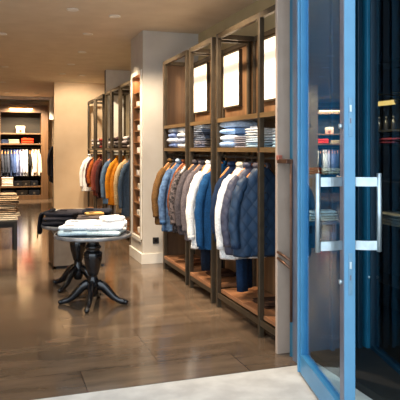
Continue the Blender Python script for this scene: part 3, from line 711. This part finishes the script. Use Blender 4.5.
# side rack with dark coats beyond the beige wall
sr = thing('coat_rail', 'tall dark coat rail behind the beige wall beside the back cabinet', 'coat rail', (1.98, 18.6, 0))
for x in (-.25, .22):
    for y in (-.75, .72): MB().box(x, x+.03, y, y+.03, 0, 2.5).build('post', M_dark, sr)
MB().box(-.25, .25, -.75, .75, 2.3, 2.5).build('top_board', M_dark, sr)
MB().tube([(-.12,-.73,1.9),(-.12,.73,1.9)], .012, 10).build('rail', M_rail, sr, smooth=True)
for i, (y, c, cn) in enumerate(((19.1,(28,30,40),'blue black'), (18.75,(64,66,74),'mid grey'), (18.4,(22,22,26),'black'), (18.05,(44,48,62),'dark slate'))):
    garment('hanging_coat', '%s coat hanging on the coat rail beyond the beige wall' % cn, 'coat', (1.86, y, 1.9), 0, F(c), L=1.25, hw=.24, group='coats beyond the beige wall', seed=170+i, n=18)
    hanger('wooden hanger holding the %s coat beyond the beige wall' % cn, (1.86, y, 1.9), 0)

# ------------------------------------------------------------------ dim display behind the side pane
vc = thing('display_shelf', 'dark display shelf with brass picture light behind the right side pane', 'display shelf', (3.74, 4.3, .05))
MB().box(.0, .04, -.85, 1.0, 0, 2.45).build('back_panel', M_cabin, vc)
for y in (-.85, .97): MB().box(-.32, .0, y, y+.03, 0, 2.45).build('side_panel', M_cabin, vc)
for z in (.35, .90, 1.30, 1.64, 1.78, 2.42): MB().box(-.32, .0, -.82, .97, z-.02, z).build('shelf', M_cabin, vc)
pl = MB().tube([(-.42,.09,2.02),(-.42,.43,2.02)], .026, 12).build('picture_light', M_gold, vc, smooth=True)
MB().box(-.446, -.43, .10, .42, 1.99, 2.03).build('lamp_tube', M_vlamp, pl)
for y in (.16,.36): MB().tube([(-.42,y,2.02),(-.42,y,2.10),(-.01,y,2.10)], .006, 8).build('lamp_arm', M_gold, pl)
l = bpy.data.lights.new('vitrine_lamp', 'AREA'); l.energy = 1.6; l.shape = 'RECTANGLE'; l.size = .03; l.size_y = .34; l.color = (1,.76,.42)
lo = bpy.data.objects.new('vitrine_lamp', l); COL.objects.link(lo); lo.location = (3.27, 4.56, 2.03); lo.rotation_euler = (0, math.radians(-15), 0)
for i, (y, pn) in enumerate(((4.86,'left'), (4.75,'middle'), (4.64,'right'))):
    bt = thing('bottle', 'small dark bottle, %s of three under the brass light behind the side pane' % pn, 'bottle', (3.47, y, 1.8305), 0, 'bottles behind the side pane')
    MB().lathe([(.001,0),(.020,0),(.022,.008),(.022,.075),(.010,.095),(.009,.112),(.001,.112)], 18).build('body', noisy('bottle_dark', (44,40,38), (56,50,46), 9, .2), bt, smooth=True)
    MB().lathe([(.001,.110),(.011,.110),(.011,.125),(.001,.125)], 14).build('cap', M_rail, bt)
folded('folded_sweater', 'rose red folded sweater on the dim shelf behind the side pane', 'folded sweater', (3.50, 4.62, 1.691), PI/2, F((120,38,54)), .24, .24, .06, 2, None, 181)
jean('beige folded jeans on the dim shelf behind the side pane, lower one', (3.52, 4.70, .951), PI/2, (214,190,160), .46, .26, .055, 2, 182, 'jeans behind the side pane')
jean('cream folded jeans on the dim shelf behind the side pane, upper one', (3.52, 4.66, 1.007), PI/2-.1, (232,214,190), .38, .26, .055, 2, 183, 'jeans behind the side pane')
# teal wall ledges behind the glass door leaf
wl3 = thing('wall_ledge', 'dark teal wall ledge with pale jeans behind the glass door', 'wall ledge', (2.51, 4.19, 1.10), 0, 'wall ledges behind the glass door')
MB().box(-.28, .0, -.20, .0, -.025, 0).build('board', M_teal, wl3, .003)
for x in (-.25, -.05): MB().box(x, x+.02, -.16, .0, -.09, -.025).build('bracket', M_tealdeep, wl3)
wl4 = thing('wall_ledge', 'dark teal upper wall ledge with red sweater behind the glass door', 'wall ledge', (2.51, 4.19, 1.455), 0, 'wall ledges behind the glass door')
MB().box(-.28, .0, -.20, .0, -.025, 0).build('board', M_teal, wl4, .003)
for x in (-.25, -.05): MB().box(x, x+.02, -.16, .0, -.09, -.025).build('bracket', M_tealdeep, wl4)
jean('cream jeans lying lower on the ledge behind the glass door', (2.37, 4.09, 1.101), .0, (226,214,194), .26, .18, .038, 2, 191, 'jeans on the wall ledge')
jean('white jeans lying on top on the ledge behind the glass door', (2.37, 4.09, 1.140), -.03, (238,234,226), .25, .18, .038, 2, 192, 'jeans on the wall ledge')
folded('folded_sweater', 'orange red sweater folded on the upper ledge behind the glass door', 'folded sweater', (2.30, 4.09, 1.456), 0, F((226,74,40)), .13, .17, .05, 2, None, 193)
folded('folded_sweater', 'beige sweater folded beside the orange red one behind the glass door', 'folded sweater', (2.44, 4.09, 1.456), .0, F((216,190,150)), .15, .17, .045, 2, None, 194)

# ------------------------------------------------------------------ ceiling lamps
def downlight(x, y, label, aim, power, size=math.radians(75), col=(1,.80,.56), blend=.6):
    g = thing('ceiling_spotlight', label, 'ceiling light', (x, y, H), 0, 'recessed ceiling spotlights')
    MB().lathe([(.055,-.001),(.075,-.001),(.075,-.012),(.060,-.016),(.050,-.010)], 24).build('trim_ring', M_white, g, smooth=True)
    MB().lathe([(.001,-.004),(.05,-.004),(.05,-.001),(.001,-.001)], 20).build('lens', M_lamp, g)
    l = bpy.data.lights.new('spot', 'SPOT'); l.energy = power; l.spot_size = size; l.spot_blend = blend; l.shadow_soft_size = .06; l.color = col
    lo = bpy.data.objects.new('spot_lamp', l); COL.objects.link(lo); lo.location = (x, y, H-.05)
    d = Vector(aim)-lo.location; lo.rotation_euler = d.to_track_quat('-Z', 'Y').to_euler()
LW = (1,.72,.42)
P = 150
places = []
for i, y in enumerate((5.2, 6.4, 7.6)):
    downlight(1.45, y, 'recessed ceiling spotlight lighting the near racks, number %s from the street' % ('one','two','three')[i], (2.4, y+.1, 1.4), P*.8, math.radians(95), (1,.80,.58))
for i, y in enumerate((10.6, 12.2, 13.8)):
    downlight(1.45, y, 'recessed ceiling spotlight lighting the far racks, number %s past the pier' % ('one','two','three')[i], (2.4, y+.1, 1.4), P*.9, math.radians(95))
downlight(1.9, 13.9, 'recessed ceiling spotlight washing the beige wall', (2.0, 15.6, 1.7), P*.62, math.radians(100), (1,.86,.68))
downlight(1.3, 8.9, 'recessed ceiling spotlight lighting the lit niche', (2.15, 8.85, 1.3), P*.45, math.radians(75))
downlight(.9, 7.4, 'recessed ceiling spotlight above the pedestal tables', (1.05, 7.2, .7), P*.9, math.radians(70), (1,.86,.70))
downlight(.1, 9.3, 'recessed ceiling spotlight above the low table', (0, 10.5, .7), P*2.2, math.radians(70))
downlight(.35, 18.9, 'recessed ceiling spotlight left of centre before the back cabinet', (.6, 20.4, 1.2), P*2.5, math.radians(85))
downlight(1.2, 18.9, 'recessed ceiling spotlight right of centre before the back cabinet', (1.1, 20.4, 1.2), P*2.5, math.radians(85))
for i, y in enumerate((13.0, 16.0)):
    downlight(.2, y, 'recessed ceiling spotlight over the aisle, %s one' % ('nearer','farther')[i], (.2, y, 0), P*.9, math.radians(110))
downlight(.2, 5.9, 'recessed ceiling spotlight over the aisle close to the entrance', (.2, 5.9, 0), P*.5, math.radians(110))
# picture light lamp
l = bpy.data.lights.new('picture_lamp', 'AREA'); l.energy = 9; l.shape = 'RECTANGLE'; l.size = .7; l.size_y = .03; l.color = LW
lo = bpy.data.objects.new('picture_lamp', l); COL.objects.link(lo); lo.location = (.81, 20.19, 2.93); lo.rotation_euler = (math.radians(35), 0, 0)
# niche light
l = bpy.data.lights.new('niche_lamp', 'AREA'); l.energy = 1.6; l.shape = 'RECTANGLE'; l.size = .1; l.size_y = .45; l.color = LW
lo = bpy.data.objects.new('niche_lamp', l); COL.objects.link(lo); lo.location = (2.07, 8.8, 2.70)

# ------------------------------------------------------------------ daylight
wd = bpy.data.worlds.new('sky'); S.world = wd; wd.use_nodes = True
bg = wd.node_tree.nodes['Background']; bg.inputs['Color'].default_value = (.80,.90,1,1); bg.inputs['Strength'].default_value = 1.0

# ------------------------------------------------------------------ camera
cd = bpy.data.cameras.new('camera'); cd.sensor_width = 36; cd.lens = 54; cd.shift_y = -51/400; cd.clip_start = .05
co = bpy.data.objects.new('camera', cd); COL.objects.link(co); co.location = (0,0,1.65); co.rotation_euler = (PI/2, 0, -math.radians(18.9))
S.camera = co
S.view_settings.view_transform = 'Standard'; S.view_settings.look = 'None'; S.view_settings.gamma = 1; S.view_settings.use_curve_mapping = False
S.view_settings.exposure = 1.35
S.cycles.use_denoising = True
S.cycles.max_bounces = 8; S.cycles.sample_clamp_indirect = 6
